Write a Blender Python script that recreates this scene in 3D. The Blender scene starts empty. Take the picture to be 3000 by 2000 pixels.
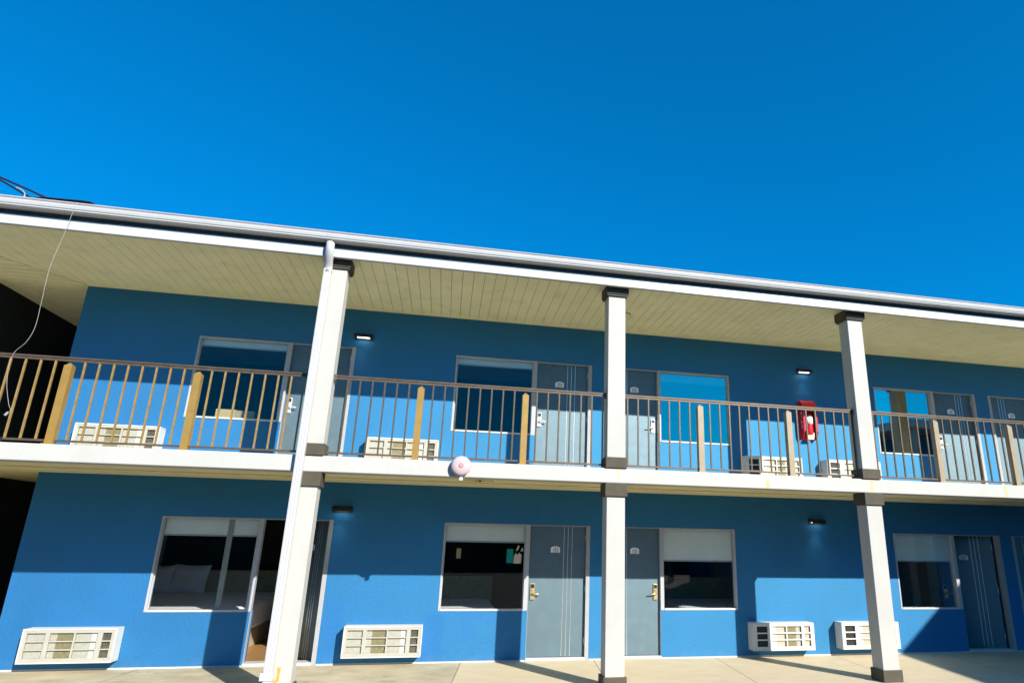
import bpy, math, random
from mathutils import Vector, Matrix
random.seed(7)
sc = bpy.context.scene
COL = sc.collection
R = math.radians

# ------------------------------------------------------------------ materials
def nmat(name):
    m = bpy.data.materials.new(name); m.use_nodes = True
    nt = m.node_tree
    b = nt.nodes['Principled BSDF']
    return m, nt, b
def N(nt, t, **kw):
    n = nt.nodes.new(t)
    for k, v in kw.items(): setattr(n, k, v)
    return n
def L(nt, a, b): nt.links.new(a, b)
def math_(nt, op, a, b=None, clamp=False):
    n = N(nt, 'ShaderNodeMath', operation=op); n.use_clamp = clamp
    for i, v in enumerate((a, b)):
        if v is None: continue
        if isinstance(v, (int, float)): n.inputs[i].default_value = v
        else: L(nt, v, n.inputs[i])
    return n.outputs[0]
def mixc(nt, fac, a, b):
    n = N(nt, 'ShaderNodeMix', data_type='RGBA')
    for s, v in ((n.inputs[0], fac), (n.inputs[6], a), (n.inputs[7], b)):
        if isinstance(v, (int, float)): s.default_value = v
        elif isinstance(v, tuple): s.default_value = (*v, 1) if len(v) == 3 else v
        else: L(nt, v, s)
    return n.outputs[2]
def coords(nt): return N(nt, 'ShaderNodeTexCoord').outputs['Object']
def noise(nt, vec, scale, detail=4, rough=.55, stretch=None):
    if stretch:
        mp = N(nt, 'ShaderNodeMapping'); mp.inputs['Scale'].default_value = stretch
        L(nt, vec, mp.inputs['Vector']); vec = mp.outputs[0]
    n = N(nt, 'ShaderNodeTexNoise'); n.inputs['Scale'].default_value = scale
    n.inputs['Detail'].default_value = detail; n.inputs['Roughness'].default_value = rough
    L(nt, vec, n.inputs['Vector']); return n.outputs['Fac']
def ramp(nt, fac, lo, hi):
    n = N(nt, 'ShaderNodeMapRange'); n.inputs[1].default_value = lo; n.inputs[2].default_value = hi
    L(nt, fac, n.inputs[0]); return n.outputs[0]
def bump(nt, b, h, strength, dist=.004):
    n = N(nt, 'ShaderNodeBump'); n.inputs['Strength'].default_value = strength
    n.inputs['Distance'].default_value = dist; L(nt, h, n.inputs['Height']); L(nt, n.outputs[0], b.inputs['Normal'])
def mul(c, k): return tuple(min(1, x * k) for x in c)
def mat(name, col, rough=.6, metal=0., var=.12, vscale=3., bmp=0., bscale=80., spec=.4, dirt=None, stretch=None):
    m, nt, b = nmat(name); v = coords(nt)
    n1 = noise(nt, v, vscale, 5, .6, stretch)
    c = mixc(nt, ramp(nt, n1, .3, .7), mul(col, 1 - var), mul(col, 1 + var))
    if dirt:
        dcol, amt, dscale = dirt
        n2 = noise(nt, v, dscale, 6, .65)
        c = mixc(nt, math_(nt, 'MULTIPLY', ramp(nt, n2, .52, .75), amt, True), c, dcol)
    L(nt, c, b.inputs['Base Color'])
    n3 = noise(nt, v, vscale * 4, 3)
    L(nt, math_(nt, 'ADD', math_(nt, 'MULTIPLY', n3, .2), rough - .1), b.inputs['Roughness'])
    b.inputs['Metallic'].default_value = metal
    b.inputs['Specular IOR Level'].default_value = spec
    if bmp: bump(nt, b, noise(nt, v, bscale, 3, .6), bmp)
    return m

def boxmask(nt, sep, x0, x1, z0, z1, soft, warp):
    x = math_(nt, 'ADD', sep.outputs[0], warp); z = math_(nt, 'ADD', sep.outputs[2], warp)
    def step(v, e, sgn):
        d = math_(nt, 'MULTIPLY', math_(nt, 'SUBTRACT', v, e), sgn / soft)
        return math_(nt, 'ADD', d, .5, True)
    a = math_(nt, 'MULTIPLY', step(x, x0, 1), step(x, x1, -1))
    c = math_(nt, 'MULTIPLY', step(z, z0, 1), step(z, z1, -1))
    return math_(nt, 'MULTIPLY', a, c)

BLUE = (.004, .074, .285)
def wall_mat():
    m, nt, b = nmat('blue_stucco'); v = coords(nt)
    sep = N(nt, 'ShaderNodeSeparateXYZ'); L(nt, v, sep.inputs[0])
    n1 = noise(nt, v, 1.1, 5, .6)
    c = mixc(nt, ramp(nt, n1, .3, .7), mul(BLUE, .88), mul(BLUE, 1.12))
    st = noise(nt, v, 3.2, 5, .6, (2.2, 1, .25))
    c = mixc(nt, math_(nt, 'MULTIPLY', ramp(nt, st, .55, .8), .35), c, mul(BLUE, .72))
    n2 = noise(nt, v, 9., 4, .6)
    c = mixc(nt, math_(nt, 'MULTIPLY', ramp(nt, n2, .5, .8), .25), c, (.006, .086, .30))
    w = math_(nt, 'MULTIPLY', math_(nt, 'SUBTRACT', noise(nt, v, 5., 3), .5), .16)
    # touch-up paint patches of a slightly different blue
    for (x0, x1, z0, z1, col, amt) in ((-.58, -.27, -.1, .72, (.001, .054, .29), .9), (-.62, 1.2, 2.14, 2.45, (.003, .044, .25), .6),
                                        (.02, .22, .30, .52, (.003, .056, .31), .5), (.22, .42, .0, .16, (.003, .054, .30), .6),
                                        (-2.05, -1.8, .1, .9, (.003, .058, .335), .4), (.72, .98, .0, .35, (.003, .048, .28), .5),
                                        (-.02, .9, .6, .76, (.003, .056, .31), .35)):
        c = mixc(nt, math_(nt, 'MULTIPLY', boxmask(nt, sep, x0, x1, z0, z1, .06, w), amt), c, col)
    # splash dust low down
    n4 = noise(nt, v, 6., 5, .6)
    low = math_(nt, 'MULTIPLY', math_(nt, 'SUBTRACT', .16, sep.outputs[2]), 4., True)
    c = mixc(nt, math_(nt, 'MULTIPLY', math_(nt, 'MULTIPLY', low, ramp(nt, n4, .4, .7), True), .35), c, (.16, .2, .26))
    L(nt, c, b.inputs['Base Color']); b.inputs['Roughness'].default_value = .66; b.inputs['IOR'].default_value = 1.8
    b.inputs['Specular IOR Level'].default_value = 1.; b.inputs['Specular Tint'].default_value = (.28, .92, 1., 1)
    h = math_(nt, 'ADD', noise(nt, v, 120., 4, .7), math_(nt, 'MULTIPLY', noise(nt, v, 25., 3), .8))
    bump(nt, b, h, .6, .006)
    return m
M = {}
M['wall'] = wall_mat()
def white_mat(name, col, streaks=()):
    m, nt, b = nmat(name); v = coords(nt)
    sep = N(nt, 'ShaderNodeSeparateXYZ'); L(nt, v, sep.inputs[0])
    c = mixc(nt, ramp(nt, noise(nt, v, 2.2, 5, .6), .3, .7), mul(col, .95), mul(col, 1.03))
    c = mixc(nt, math_(nt, 'MULTIPLY', ramp(nt, noise(nt, v, 30., 5, .7), .58, .8), .35), c, mul(col, .62))
    dr_ = noise(nt, v, 7., 6, .7, (3., 3., .3))
    c = mixc(nt, math_(nt, 'MULTIPLY', ramp(nt, dr_, .56, .74), .22), c, mul(col, .68))
    w = math_(nt, 'MULTIPLY', math_(nt, 'SUBTRACT', noise(nt, v, 14., 3), .5), .03)
    for (x0, x1, z0, z1, sc_, amt) in streaks:
        c = mixc(nt, math_(nt, 'MULTIPLY', boxmask(nt, sep, x0, x1, z0, z1, .02, w), amt), c, sc_)
    L(nt, c, b.inputs['Base Color']); b.inputs['Roughness'].default_value = .6
    b.inputs['Specular IOR Level'].default_value = .3
    bump(nt, b, math_(nt, 'ADD', noise(nt, v, 70., 4, .7), noise(nt, v, 200., 2, .6)), .3, .004)
    return m
RUST = (.62, .42, .08); GREYS = (.5, .5, .46)
M['slab'] = white_mat('white_slab_paint', (.49, .478, .44), [(4.33, 4.39, 2.64, 2.80, RUST, .7), (1.99, 2.03, 2.74, 2.9, RUST, .35),
    (6.12, 6.17, 2.66, 2.9, RUST, .45), (8.62, 8.68, 2.64, 2.88, RUST, .5), (4.27, 4.275, 2.66, 2.9, GREYS, .8), (.55, .62, 2.66, 2.70, GREYS, .6), (-3.05, -2.95, 2.78, 2.83, GREYS, .35)])
M['column'] = white_mat('white_column_stucco', (.475, .462, .42), [(-2.20, -2.165, .20, .36, (.62, .28, .02), .95), (-2.235, -2.19, .17, .22, (.62, .30, .03), .9)])
M['cap'] = mat('taupe_stucco', (.075, .063, .042), .75, var=.15, vscale=8, bmp=.35, bscale=120)
M['white'] = mat('white_enamel', (.51, .51, .505), .4, var=.03, vscale=4, dirt=((.45, .44, .40), .35, 7))
M['frame'] = mat('pale_aluminium_paint', (.40, .41, .44), .42, var=.05, vscale=6, dirt=((.42, .43, .44), .3, 9))
M['doorframe'] = mat('grey_steel_door_frame', (.36, .36, .37), .42, var=.06, vscale=6, dirt=((.24, .24, .25), .3, 9))
M['darkfascia'] = mat('dark_navy_board', (.012, .013, .022), .6, var=.2)
M['soffit'] = mat('cream_vinyl', (.95, .89, .57), .5, var=.05, vscale=2, dirt=((.50, .44, .26), .3, 3))
M['soffit2'] = mat('cream_board', (.88, .76, .38), .55, var=.08, vscale=2, dirt=((.42, .33, .14), .5, 4))
M['seam'] = mat('soffit_seam', (.24, .19, .09), .8)
M['door'] = mat('navy_grey_door_paint', (.15, .215, .25), .6, metal=.97, var=.05, vscale=5, spec=.5, dirt=((.18, .27, .32), .3, 5))
M['strip'] = mat('brushed_steel_strip', (.72, .72, .72), .3, metal=.8, var=.06, vscale=30)
M['brass'] = mat('brass_lock', (.72, .55, .28), .32, metal=.75, var=.12, vscale=20)
M['chrome'] = mat('satin_chrome_lock', (.82, .80, .76), .3, metal=.5, var=.06, vscale=20)
M['black'] = mat('black_plastic', (.012, .012, .014), .4, var=.2)
M['plate'] = mat('white_number_plate', (.93, .93, .95), .4, var=.03)
M['ink'] = mat('dark_ink', (.03, .035, .05), .6)
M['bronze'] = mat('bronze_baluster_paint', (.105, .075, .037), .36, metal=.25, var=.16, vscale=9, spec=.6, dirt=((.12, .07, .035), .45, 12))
M['bronzesheen'] = mat('bronze_painted_sheen', (.36, .22, .065), .36, metal=.25, var=.16, vscale=9, spec=.6, dirt=((.15, .09, .04), .4, 12))  # golden colour puts sheen into the left balusters
M['gold'] = mat('golden_bronze_post_paint', (.36, .215, .045), .36, metal=.2, var=.12, vscale=9, spec=.6, dirt=((.20, .12, .035), .4, 9))
M['sand'] = mat('tan_post_paint', (.33, .255, .155), .4, var=.12, vscale=9, spec=.5, dirt=((.20, .14, .08), .4, 9))  # paler tan for the right-hand posts
M['bronzerail'] = mat('dark_bronze_rail_paint', (.115, .08, .05), .4, metal=.25, var=.18, vscale=9, spec=.5, dirt=((.06, .04, .03), .4, 10))
M['acbody'] = mat('off_white_housing', (.60, .595, .57), .5, var=.04, vscale=5, dirt=((.55, .50, .40), .35, 9))
M['acframe'] = mat('beige_grille_plastic', (.40, .39, .335), .5, var=.06, vscale=8, dirt=((.40, .36, .26), .4, 11))
M['acwhite'] = mat('white_grille_plastic', (.61, .60, .575), .5, var=.04, vscale=8, dirt=((.55, .50, .40), .35, 11))
def fin(name, col, sc_=160., amt=.5):
    m, nt, b = nmat(name); v = coords(nt)
    mp = N(nt, 'ShaderNodeMapping'); mp.inputs['Scale'].default_value = (1, .1, .12); L(nt, v, mp.inputs[0])
    n = N(nt, 'ShaderNodeTexNoise'); n.inputs['Scale'].default_value = sc_; n.inputs['Detail'].default_value = 3; L(nt, mp.outputs[0], n.inputs['Vector'])
    n2 = noise(nt, v, 16., 4, .6)
    f = math_(nt, 'ADD', math_(nt, 'MULTIPLY', n.outputs['Fac'], .7), math_(nt, 'MULTIPLY', n2, .3))
    L(nt, mixc(nt, ramp(nt, f, .32, .68), mul(col, 1 - amt), mul(col, 1 + amt * .5)), b.inputs['Base Color'])
    b.inputs['Roughness'].default_value = .5; b.inputs['Metallic'].default_value = .15
    bump(nt, b, f, .6, .006); return m
M['finolive'] = fin('olive_coil_fins', (.235, .21, .105))
M['fingrey'] = fin('grey_mesh', (.43, .42, .35), 220, .35)
M['finpale'] = fin('pale_grey_panel', (.62, .62, .58), 120, .12)
M['findark'] = fin('dark_mesh', (.12, .11, .08), 120, .8)
M['finblack'] = fin('black_void', (.018, .020, .016), 80, .4)
M['fincream'] = fin('cream_coil_fins', (.47, .44, .33), 160, .25)
M['red'] = mat('red_plastic', (.55, .012, .02), .3, var=.08, vscale=10, spec=.6)
M['label'] = mat('cream_label', (.80, .72, .50), .5, var=.05)
M['pink'] = mat('sun_faded_pink_enamel', (.53, .42, .425), .4, var=.08, vscale=9, dirt=((.48, .26, .27), .4, 8))
M['pinkdark'] = mat('dull_red_boss', (.45, .20, .20), .5)
M['fabric'] = mat('cream_blind_fabric', (.96, .96, .86), .8, var=.03, vscale=5, bmp=.2, bscale=300)
M['linen'] = mat('white_bed_linen', (.93, .94, .95), .8, var=.06, vscale=6, bmp=.5, bscale=14)
M['runner'] = mat('tan_bed_base', (.42, .34, .20), .7, var=.15, vscale=8)
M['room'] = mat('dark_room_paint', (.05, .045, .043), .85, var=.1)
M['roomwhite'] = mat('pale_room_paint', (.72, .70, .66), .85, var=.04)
M['deepshade'] = mat('breezeway_painted_shade', (.010, .012, .014), .9, var=.2)  # near-black colour stands in for the breezeway's deep shade
def wood():
    m, nt, b = nmat('laminate_floor'); v = coords(nt)
    n = noise(nt, v, 6., 6, .6, (1, 6, 1))
    L(nt, mixc(nt, ramp(nt, n, .3, .7), (.20, .10, .035), (.42, .24, .09)), b.inputs['Base Color'])
    b.inputs['Roughness'].default_value = .45; return m
M['wood'] = wood()
M['card'] = mat('brown_cardboard', (.62, .44, .20), .8, var=.08, vscale=8)
M['shingle'] = mat('grey_shingle', (.06, .06, .065), .9, var=.3, vscale=30, bmp=.5, bscale=40)
M['cable'] = mat('black_cable_jacket', (.012, .012, .03), .5, var=.1)
M['whitecable'] = mat('white_cable_jacket', (.34, .33, .29), .5, var=.08)
def glass(name, refl, tint, base, gc=(1, 1, 1)):
    m = bpy.data.materials.new(name); m.use_nodes = True; nt = m.node_tree; nt.nodes.clear()
    out = N(nt, 'ShaderNodeOutputMaterial'); tr = N(nt, 'ShaderNodeBsdfTransparent'); gl = N(nt, 'ShaderNodeBsdfGlossy')
    tr.inputs[0].default_value = (*tint, 1); gl.inputs['Roughness'].default_value = .0; gl.inputs['Color'].default_value = (*gc, 1)
    fr = N(nt, 'ShaderNodeFresnel'); fr.inputs[0].default_value = 1.52
    f = math_(nt, 'ADD', math_(nt, 'MULTIPLY', fr.outputs[0], refl), base, True)
    v = coords(nt); bp = N(nt, 'ShaderNodeBump'); bp.inputs['Strength'].default_value = .02; bp.inputs['Distance'].default_value = .02
    L(nt, noise(nt, v, 1.6, 2), bp.inputs['Height']); L(nt, bp.outputs[0], gl.inputs['Normal'])
    mx = N(nt, 'ShaderNodeMixShader'); L(nt, f, mx.inputs[0]); L(nt, tr.outputs[0], mx.inputs[1]); L(nt, gl.outputs[0], mx.inputs[2]); L(nt, mx.outputs[0], out.inputs[0])
    return m
M['glass'] = glass('clear_window_glass', 0.55, (.955, .97, .97), .0)
M['glassu'] = glass('clear_upper_glass', 0.6, (.93, .96, .97), .0)
M['glassf'] = glass('reflective_film_glass', 1.6, (.75, .92, .95), .22, (1, 1, .85))
M['glassm'] = glass('mirror_film_glass', 2., (.70, .80, .82), .34, (1, 1, .85))
def emit(name, col, s):
    m, nt, b = nmat(name); v = coords(nt)
    L(nt, mixc(nt, noise(nt, v, 20., 2), mul(col, .9), col), b.inputs['Emission Color']); b.inputs['Emission Strength'].default_value = s
    b.inputs['Base Color'].default_value = (*col, 1); return m
M['lens'] = emit('lit_led_lens', (1., .98, .92), 3.)
M['reflteal'] = emit('reflection_teal', (.006, .17, .15), .35)  # glow colours of the imitated window reflection
M['reflpale'] = emit('reflection_pale', (.45, .43, .34), .25)
M['sconce'] = emit('lit_lamp_shade', (.5, .42, .26), .12)
def concrete(name, col, dark, vs, amt):
    m, nt, b = nmat(name); v = coords(nt)
    c = mixc(nt, ramp(nt, noise(nt, v, vs, 6, .62, (1, 1.6, 1)), .3, .72), dark, col)
    c = mixc(nt, math_(nt, 'MULTIPLY', ramp(nt, noise(nt, v, 40., 4, .7), .55, .8), .3), c, mul(dark, .8))
    c = mixc(nt, math_(nt, 'MULTIPLY', ramp(nt, noise(nt, v, 2.6, 6, .7), .58, .66), amt), c, mul(dark, .7))
    L(nt, c, b.inputs['Base Color']); b.inputs['Roughness'].default_value = .8
    b.inputs['Specular IOR Level'].default_value = .25
    bump(nt, b, noise(nt, v, 150., 4, .7), .3, .003); return m
M['conc'] = concrete('clean_tan_concrete', (.64, .54, .365), (.57, .475, .315), 2.5, .12)
M['concstain'] = concrete('stained_concrete', (.58, .505, .35), (.37, .315, .205), 1.6, .6)
M['floor'] = concrete('bounce_sheet_coating', (.82, .71, .44), (.76, .65, .39), 2., .1)  # kept pale to throw sunlight back onto the soffit
M['joint'] = mat('joint_filler', (.10, .07, .04), .9)
M['lot'] = concrete('parking_lot_asphalt', (.07, .065, .055), (.055, .051, .044), .4, .2)

# ------------------------------------------------------------------ mesh building
class MB:
    def __init__(s): s.v = []; s.f = []; s.m = []
    def quad(s, pts, mi=0):
        i = len(s.v); s.v += [tuple(p) for p in pts]; s.f.append(tuple(range(i, i + len(pts)))); s.m.append(mi)
    def box(s, x0, x1, y0, y1, z0, z1, mi=0):
        i = len(s.v)
        s.v += [(x, y, z) for z in (z0, z1) for y in (y0, y1) for x in (x0, x1)]
        for f in ((0, 2, 3, 1), (4, 5, 7, 6), (0, 1, 5, 4), (2, 6, 7, 3), (0, 4, 6, 2), (1, 3, 7, 5)):
            s.f.append(tuple(i + k for k in f)); s.m.append(mi)
        return s
    def prism(s, poly, a, b, axis=0, mi=0):
        # poly: list of 2-d points in the plane normal to axis, extruded from a to b
        n = len(poly); i = len(s.v)
        def P(p, t):
            return (t, p[0], p[1]) if axis == 0 else ((p[0], t, p[1]) if axis == 1 else (p[0], p[1], t))
        s.v += [P(p, a) for p in poly] + [P(p, b) for p in poly]
        s.f.append(tuple(i + k for k in range(n))[::-1]); s.m.append(mi)
        s.f.append(tuple(i + n + k for k in range(n))); s.m.append(mi)
        for k in range(n):
            j = (k + 1) % n
            s.f.append((i + k, i + j, i + n + j, i + n + k)); s.m.append(mi)
        return s
    def tube(s, path, r, n=8, mi=0, sx=1., sy=1.):
        path = [Vector(p) for p in path]; i0 = len(s.v)
        up = Vector((0, 0, 1))
        for k, p in enumerate(path):
            d = (path[min(k + 1, len(path) - 1)] - path[max(k - 1, 0)]).normalized()
            a = d.cross(Vector((0, 1, 0)) if abs(d.y) < .9 else Vector((1, 0, 0))).normalized(); b = d.cross(a).normalized()
            for j in range(n):
                t = 2 * math.pi * j / n
                s.v.append(tuple(p + a * (r * sx * math.cos(t)) + b * (r * sy * math.sin(t))))
        for k in range(len(path) - 1):
            for j in range(n):
                q = (j + 1) % n
                s.f.append((i0 + k * n + j, i0 + k * n + q, i0 + (k + 1) * n + q, i0 + (k + 1) * n + j)); s.m.append(mi)
        s.f.append(tuple(i0 + j for j in range(n))[::-1]); s.m.append(mi)
        e = i0 + (len(path) - 1) * n
        s.f.append(tuple(e + j for j in range(n))); s.m.append(mi)
        return s
    def lathe_y(s, prof, cx, cz, n=36, mi=0):
        # prof: (radius, y) turned about an axis along Y
        i0 = len(s.v)
        for r, y in prof:
            for j in range(n):
                t = 2 * math.pi * j / n; s.v.append((cx + r * math.cos(t), y, cz + r * math.sin(t)))
        for k in range(len(prof) - 1):
            for j in range(n):
                q = (j + 1) % n
                s.f.append((i0 + k * n + j, i0 + k * n + q, i0 + (k + 1) * n + q, i0 + (k + 1) * n + j)); s.m.append(mi)
        s.f.append(tuple(i0 + j for j in range(n))[::-1]); s.m.append(mi)
        e = i0 + (len(prof) - 1) * n; s.f.append(tuple(e + j for j in range(n))); s.m.append(mi)
        return s
    def mesh(s, name, mats):
        me = bpy.data.meshes.new(name); me.from_pydata(s.v, [], s.f)
        for m in mats: me.materials.append(M[m] if isinstance(m, str) else m)
        for p, mi in zip(me.polygons, s.m): p.material_index = mi
        import bmesh
        bm = bmesh.new(); bm.from_mesh(me); bmesh.ops.recalc_face_normals(bm, faces=bm.faces); bm.to_mesh(me); bm.free()
        return me
    def build(s, name, mats, parent=None, bevel=0, smooth=False, recalc=True):
        if isinstance(mats, str): mats = [mats]
        o = bpy.data.objects.new(name, s.mesh(name, mats)); COL.objects.link(o)
        if parent is not None: o.parent = parent
        if bevel:
            b = o.modifiers.new('Bevel', 'BEVEL'); b.width = bevel; b.segments = 2; b.limit_method = 'ANGLE'; b.angle_limit = R(50)
        if smooth:
            for p in o.data.polygons: p.use_smooth = True
        return o
def tag(o, label=None, cat=None, group=None, kind=None):
    for k, v in (('label', label), ('category', cat), ('group', group), ('kind', kind)):
        if v: o[k] = v
    return o
def empty(name, loc, label=None, cat=None, group=None):
    o = bpy.data.objects.new(name, None); COL.objects.link(o); o.location = loc; o.empty_display_size = .2
    return tag(o, label, cat, group)
def copy_tree(o, parent=None):
    c = o.copy(); COL.objects.link(c)
    if parent is not None: c.parent = parent
    for ch in list(o.children): copy_tree(ch, c)
    return c

# ------------------------------------------------------------------ measured layout (metres; Y=0 is the room wall, -Y towards the camera)
F2 = 2.89                    # upper floor level
YF = -2.19                   # column and slab front
X0, X1 = -15.0, 16.0
XL = -6.37                   # left end of the room wall
ZS = 5.715                   # roof soffit
SG, HG, SU, HU = .757, 2.12, 3.648, 5.009
# window a..b (b includes the post towards the door), door ..c ; mirrored rooms have the door on the left
ROOMS_G = [(-4.587, -3.14, -2.116, False), (-.373, 1.062, 2.103, False), (2.325, 3.368, 4.80, True), (8.083, 9.44, 10.51, False), (10.79, 11.83, 13.3, True)]
ROOMS_U = [(-4.587, -3.14, -2.116, False), (-.405, 1.059, 2.082, False), (2.325, 3.357, 4.821, True), (8.009, 9.425, 10.445, False), (10.777, 11.83, 13.3, True)]
POST = .075

motel = empty('motel_building', (0, 0, 0), 'two-storey blue stucco motel with white columns, cream soffits and a balcony walkway', 'building')

def wall_with_openings(x0, x1, z0, z1, ops, th):
    xs = sorted({x0, x1, *[v for o in ops for v in o[:2]]}); zs = sorted({z0, z1, *[v for o in ops for v in o[2:]]})
    mb = MB()
    def open_(x, z): return any(o[0] < x < o[1] and o[2] < z < o[3] for o in ops)
    for i in range(len(xs) - 1):
        for j in range(len(zs) - 1):
            a, b, c, d = xs[i], xs[i + 1], zs[j], zs[j + 1]
            cx, cz = (a + b) / 2, (c + d) / 2
            if open_(cx, cz): continue
            mb.quad([(a, 0, c), (b, 0, c), (b, 0, d), (a, 0, d)])
            mb.quad([(a, th, c), (a, th, d), (b, th, d), (b, th, c)])
            for nx, nz, q in ((cx - (b - a) / 2 - 1e-3, cz, [(a, 0, c), (a, 0, d), (a, th, d), (a, th, c)]), (cx + (b - a) / 2 + 1e-3, cz, [(b, 0, c), (b, th, c), (b, th, d), (b, 0, d)]),
                              (cx, c - 1e-3, [(a, 0, c), (a, th, c), (b, th, c), (b, 0, c)]), (cx, d + 1e-3, [(a, 0, d), (b, 0, d), (b, th, d), (a, th, d)])):
                if open_(nx, nz) or not (x0 < nx < x1 and z0 < nz < z1): mb.quad(q)
    return mb
def openings(rooms, z0, s, h):
    ops = []
    for a, b, c, mir in rooms:
        if not mir: ops += [(a, b - POST, s, h), (b, c, z0, h), (b - POST, b, z0 if False else s, h)]
        else: ops += [(a, b, z0, h), (b, b + POST - .01, s, h), (b + POST - .01, c, s, h)]
    return ops
wall_with_openings(XL, 15, 0, 2.8, openings(ROOMS_G, 0, SG, HG), .2).build('wall', 'wall', motel)
wall_with_openings(XL, 15, 2.8, 5.75, openings(ROOMS_U, F2, SU, HU), .2).build('wall', 'wall', motel)
# end walls, breezeway, rear
MB().box(XL, XL + .2, .2, 8, 0, 5.75).build('wall', 'wall', motel)
MB().box(14.8, 15, .2, 8, 0, 5.75).build('wall', 'wall', motel)
MB().box(XL + .2, 14.8, 7.8, 8, 0, 5.75).build('wall', 'wall', motel)
mb = MB(); mb.box(-7.95, -7.75, .0, 6, 0, 5.75); mb.box(-7.75, XL, 6, 6.2, 0, 5.75); mb.build('breezeway_wall', 'deepshade', motel)
MB().box(X0, -7.952, 0, .2, 0, 5.75).build('wall', 'wall', motel)
MB().box(-7.952, -7.75, -.003, -.001, 0, 5.75).build('wall', 'wall', motel)
# thin white paint line at the foot of the walls
for rooms, z in ((ROOMS_G, 0), (ROOMS_U, F2)):
    mb = MB(); x = XL
    for a, b, c, mir in rooms:
        d0, d1 = (b, c) if not mir else (a, b)
        mb.box(x, d0 - .005, -.007, .0, z, z + .022); x = d1 + .005
    mb.box(x, 15, -.007, .0, z, z + .022)
    mb.build('wall_trim', 'white', motel)

# balcony slab
mb = MB(); mb.prism([(YF, 2.68), (YF, F2), (-.001, F2), (-.001, 2.725), (-1.93, 2.725), (-1.93, 2.68)], X0, X1); mb.box(-7.75, XL, -.001, 6, 2.725, F2)
mb.build('balcony_slab', 'slab', motel, bevel=.012)
MB().box(X0, X1, -2.02, -.009, F2 + .0005, F2 + .008).build('balcony_bounce_sheet', 'floor', motel)  # unseen sheet added to bounce sunlight up to the soffit
mb = MB()
for a, b, dz in ((-1.925, -1.03, 0), (-1.012, -.50, .009), (-.482, -.004, -.003)): mb.box(X0, X1, a, b, 2.708 - dz, 2.722)
mb.box(-7.75, XL - .004, .0, 1.4, 2.705, 2.722); mb.box(-7.75, XL - .004, 1.41, 6, 2.709, 2.722)
mb.build('soffit', 'soffit2', motel)

# roof soffit: boards across the walkway, mitred at the building's left corner
mb = MB(); p = .166; zb = ZS
def soffit_boards():
    x = X0
    # seam backing
    mb.quad([(X0, -2.333, zb + .012), (X1, -2.333, zb + .012), (X1, 6, zb + .012), (X0, 6, zb + .012)], 1)
    x = -8.7
    while x < X1 - p:
        a, b = x, x + p - .0065
        ya = min(-.03, (a - XL) * 1.36) if a < XL else -.03
        yb = min(-.03, (b - XL) * 1.36) if b < XL else -.03
        if max(ya, yb) > -2.33:
            A = max(ya, -2.333); B = max(yb, -2.333)
            for z, fl in ((zb, 0), ):
                mb.quad([(a, -2.333, z), (b, -2.333, z), (b, B, z), (a, A, z)])
            mb.quad([(a, -2.333, zb), (a, A, zb), (a, A, zb + .012), (a, -2.333, zb + .012)])
            mb.quad([(b, -2.333, zb), (b, -2.333, zb + .012), (b, B, zb + .012), (b, B, zb)])
        x += p
    y = -2.3
    while y < 6 - p:
        a, b = y, y + p - .012
        xr = XL - .01
        xa = XL + a / 1.36 - .015 if a < 0 else xr
        xb = XL + b / 1.36 - .015 if b < 0 else xr
        if xa > -7.75 or xb > -7.75:
            mb.quad([(-7.75, a, zb), (max(xa, -7.75), a, zb), (max(xb, -7.75), b, zb), (-7.75, b, zb)])
            mb.quad([(-7.75, a, zb), (-7.75, a, zb + .012), (max(xa, -7.75), a, zb + .012), (max(xa, -7.75), a, zb)])
        y += p
soffit_boards()
sf = mb.build('soffit', ['soffit', 'seam'], motel)
mb = MB(); mb.box(XL, 15, -.03, -.001, zb - .012, zb + .01)
mb.build('soffit_trim', 'soffit', motel)
# fascia: white lower strip (lapped lengths), dark board behind the gutter
mb = MB()
for i, (a, b) in enumerate(((X0, -5.1), (-5.1, -2.35), (-2.35, 2.9), (2.9, 8.0), (8.0, X1))):
    k = .003 * (i % 2); mb.box(a, b, -2.352 - k, -2.335, 5.66 - k, 5.80)
mb.box(X0, X1, -2.335, -2.27, 5.668, 5.70)
mb.build('fascia', 'white', motel, bevel=.003)
MB().box(X0, X1, -2.346, -2.332, 5.8005, 5.985).build('fascia', 'darkfascia', motel)
prof = [(-2.347, 5.856), (-2.455, 5.856), (-2.476, 5.859), (-2.489, 5.866), (-2.490, 5.874), (-2.478, 5.879), (-2.470, 5.884), (-2.472, 5.890), (-2.487, 5.897), (-2.497, 5.93), (-2.499, 5.952), (-2.480, 5.957), (-2.478, 5.964), (-2.497, 5.968), (-2.503, 5.976), (-2.497, 5.985), (-2.488, 5.985), (-2.478, 5.972), (-2.46, 5.95), (-2.44, 5.885), (-2.37, 5.885), (-2.3475, 5.96)]
g = MB().prism(prof, X0, X1).build('gutter', 'white', motel)
mb = MB(); mb.prism([(-2.40, 5.987), (3.0, 6.6), (8.4, 5.987), (8.4, 5.76), (-2.331, 5.76)], X0, X1)
mb.build('roof', 'shingle', motel)

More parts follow.
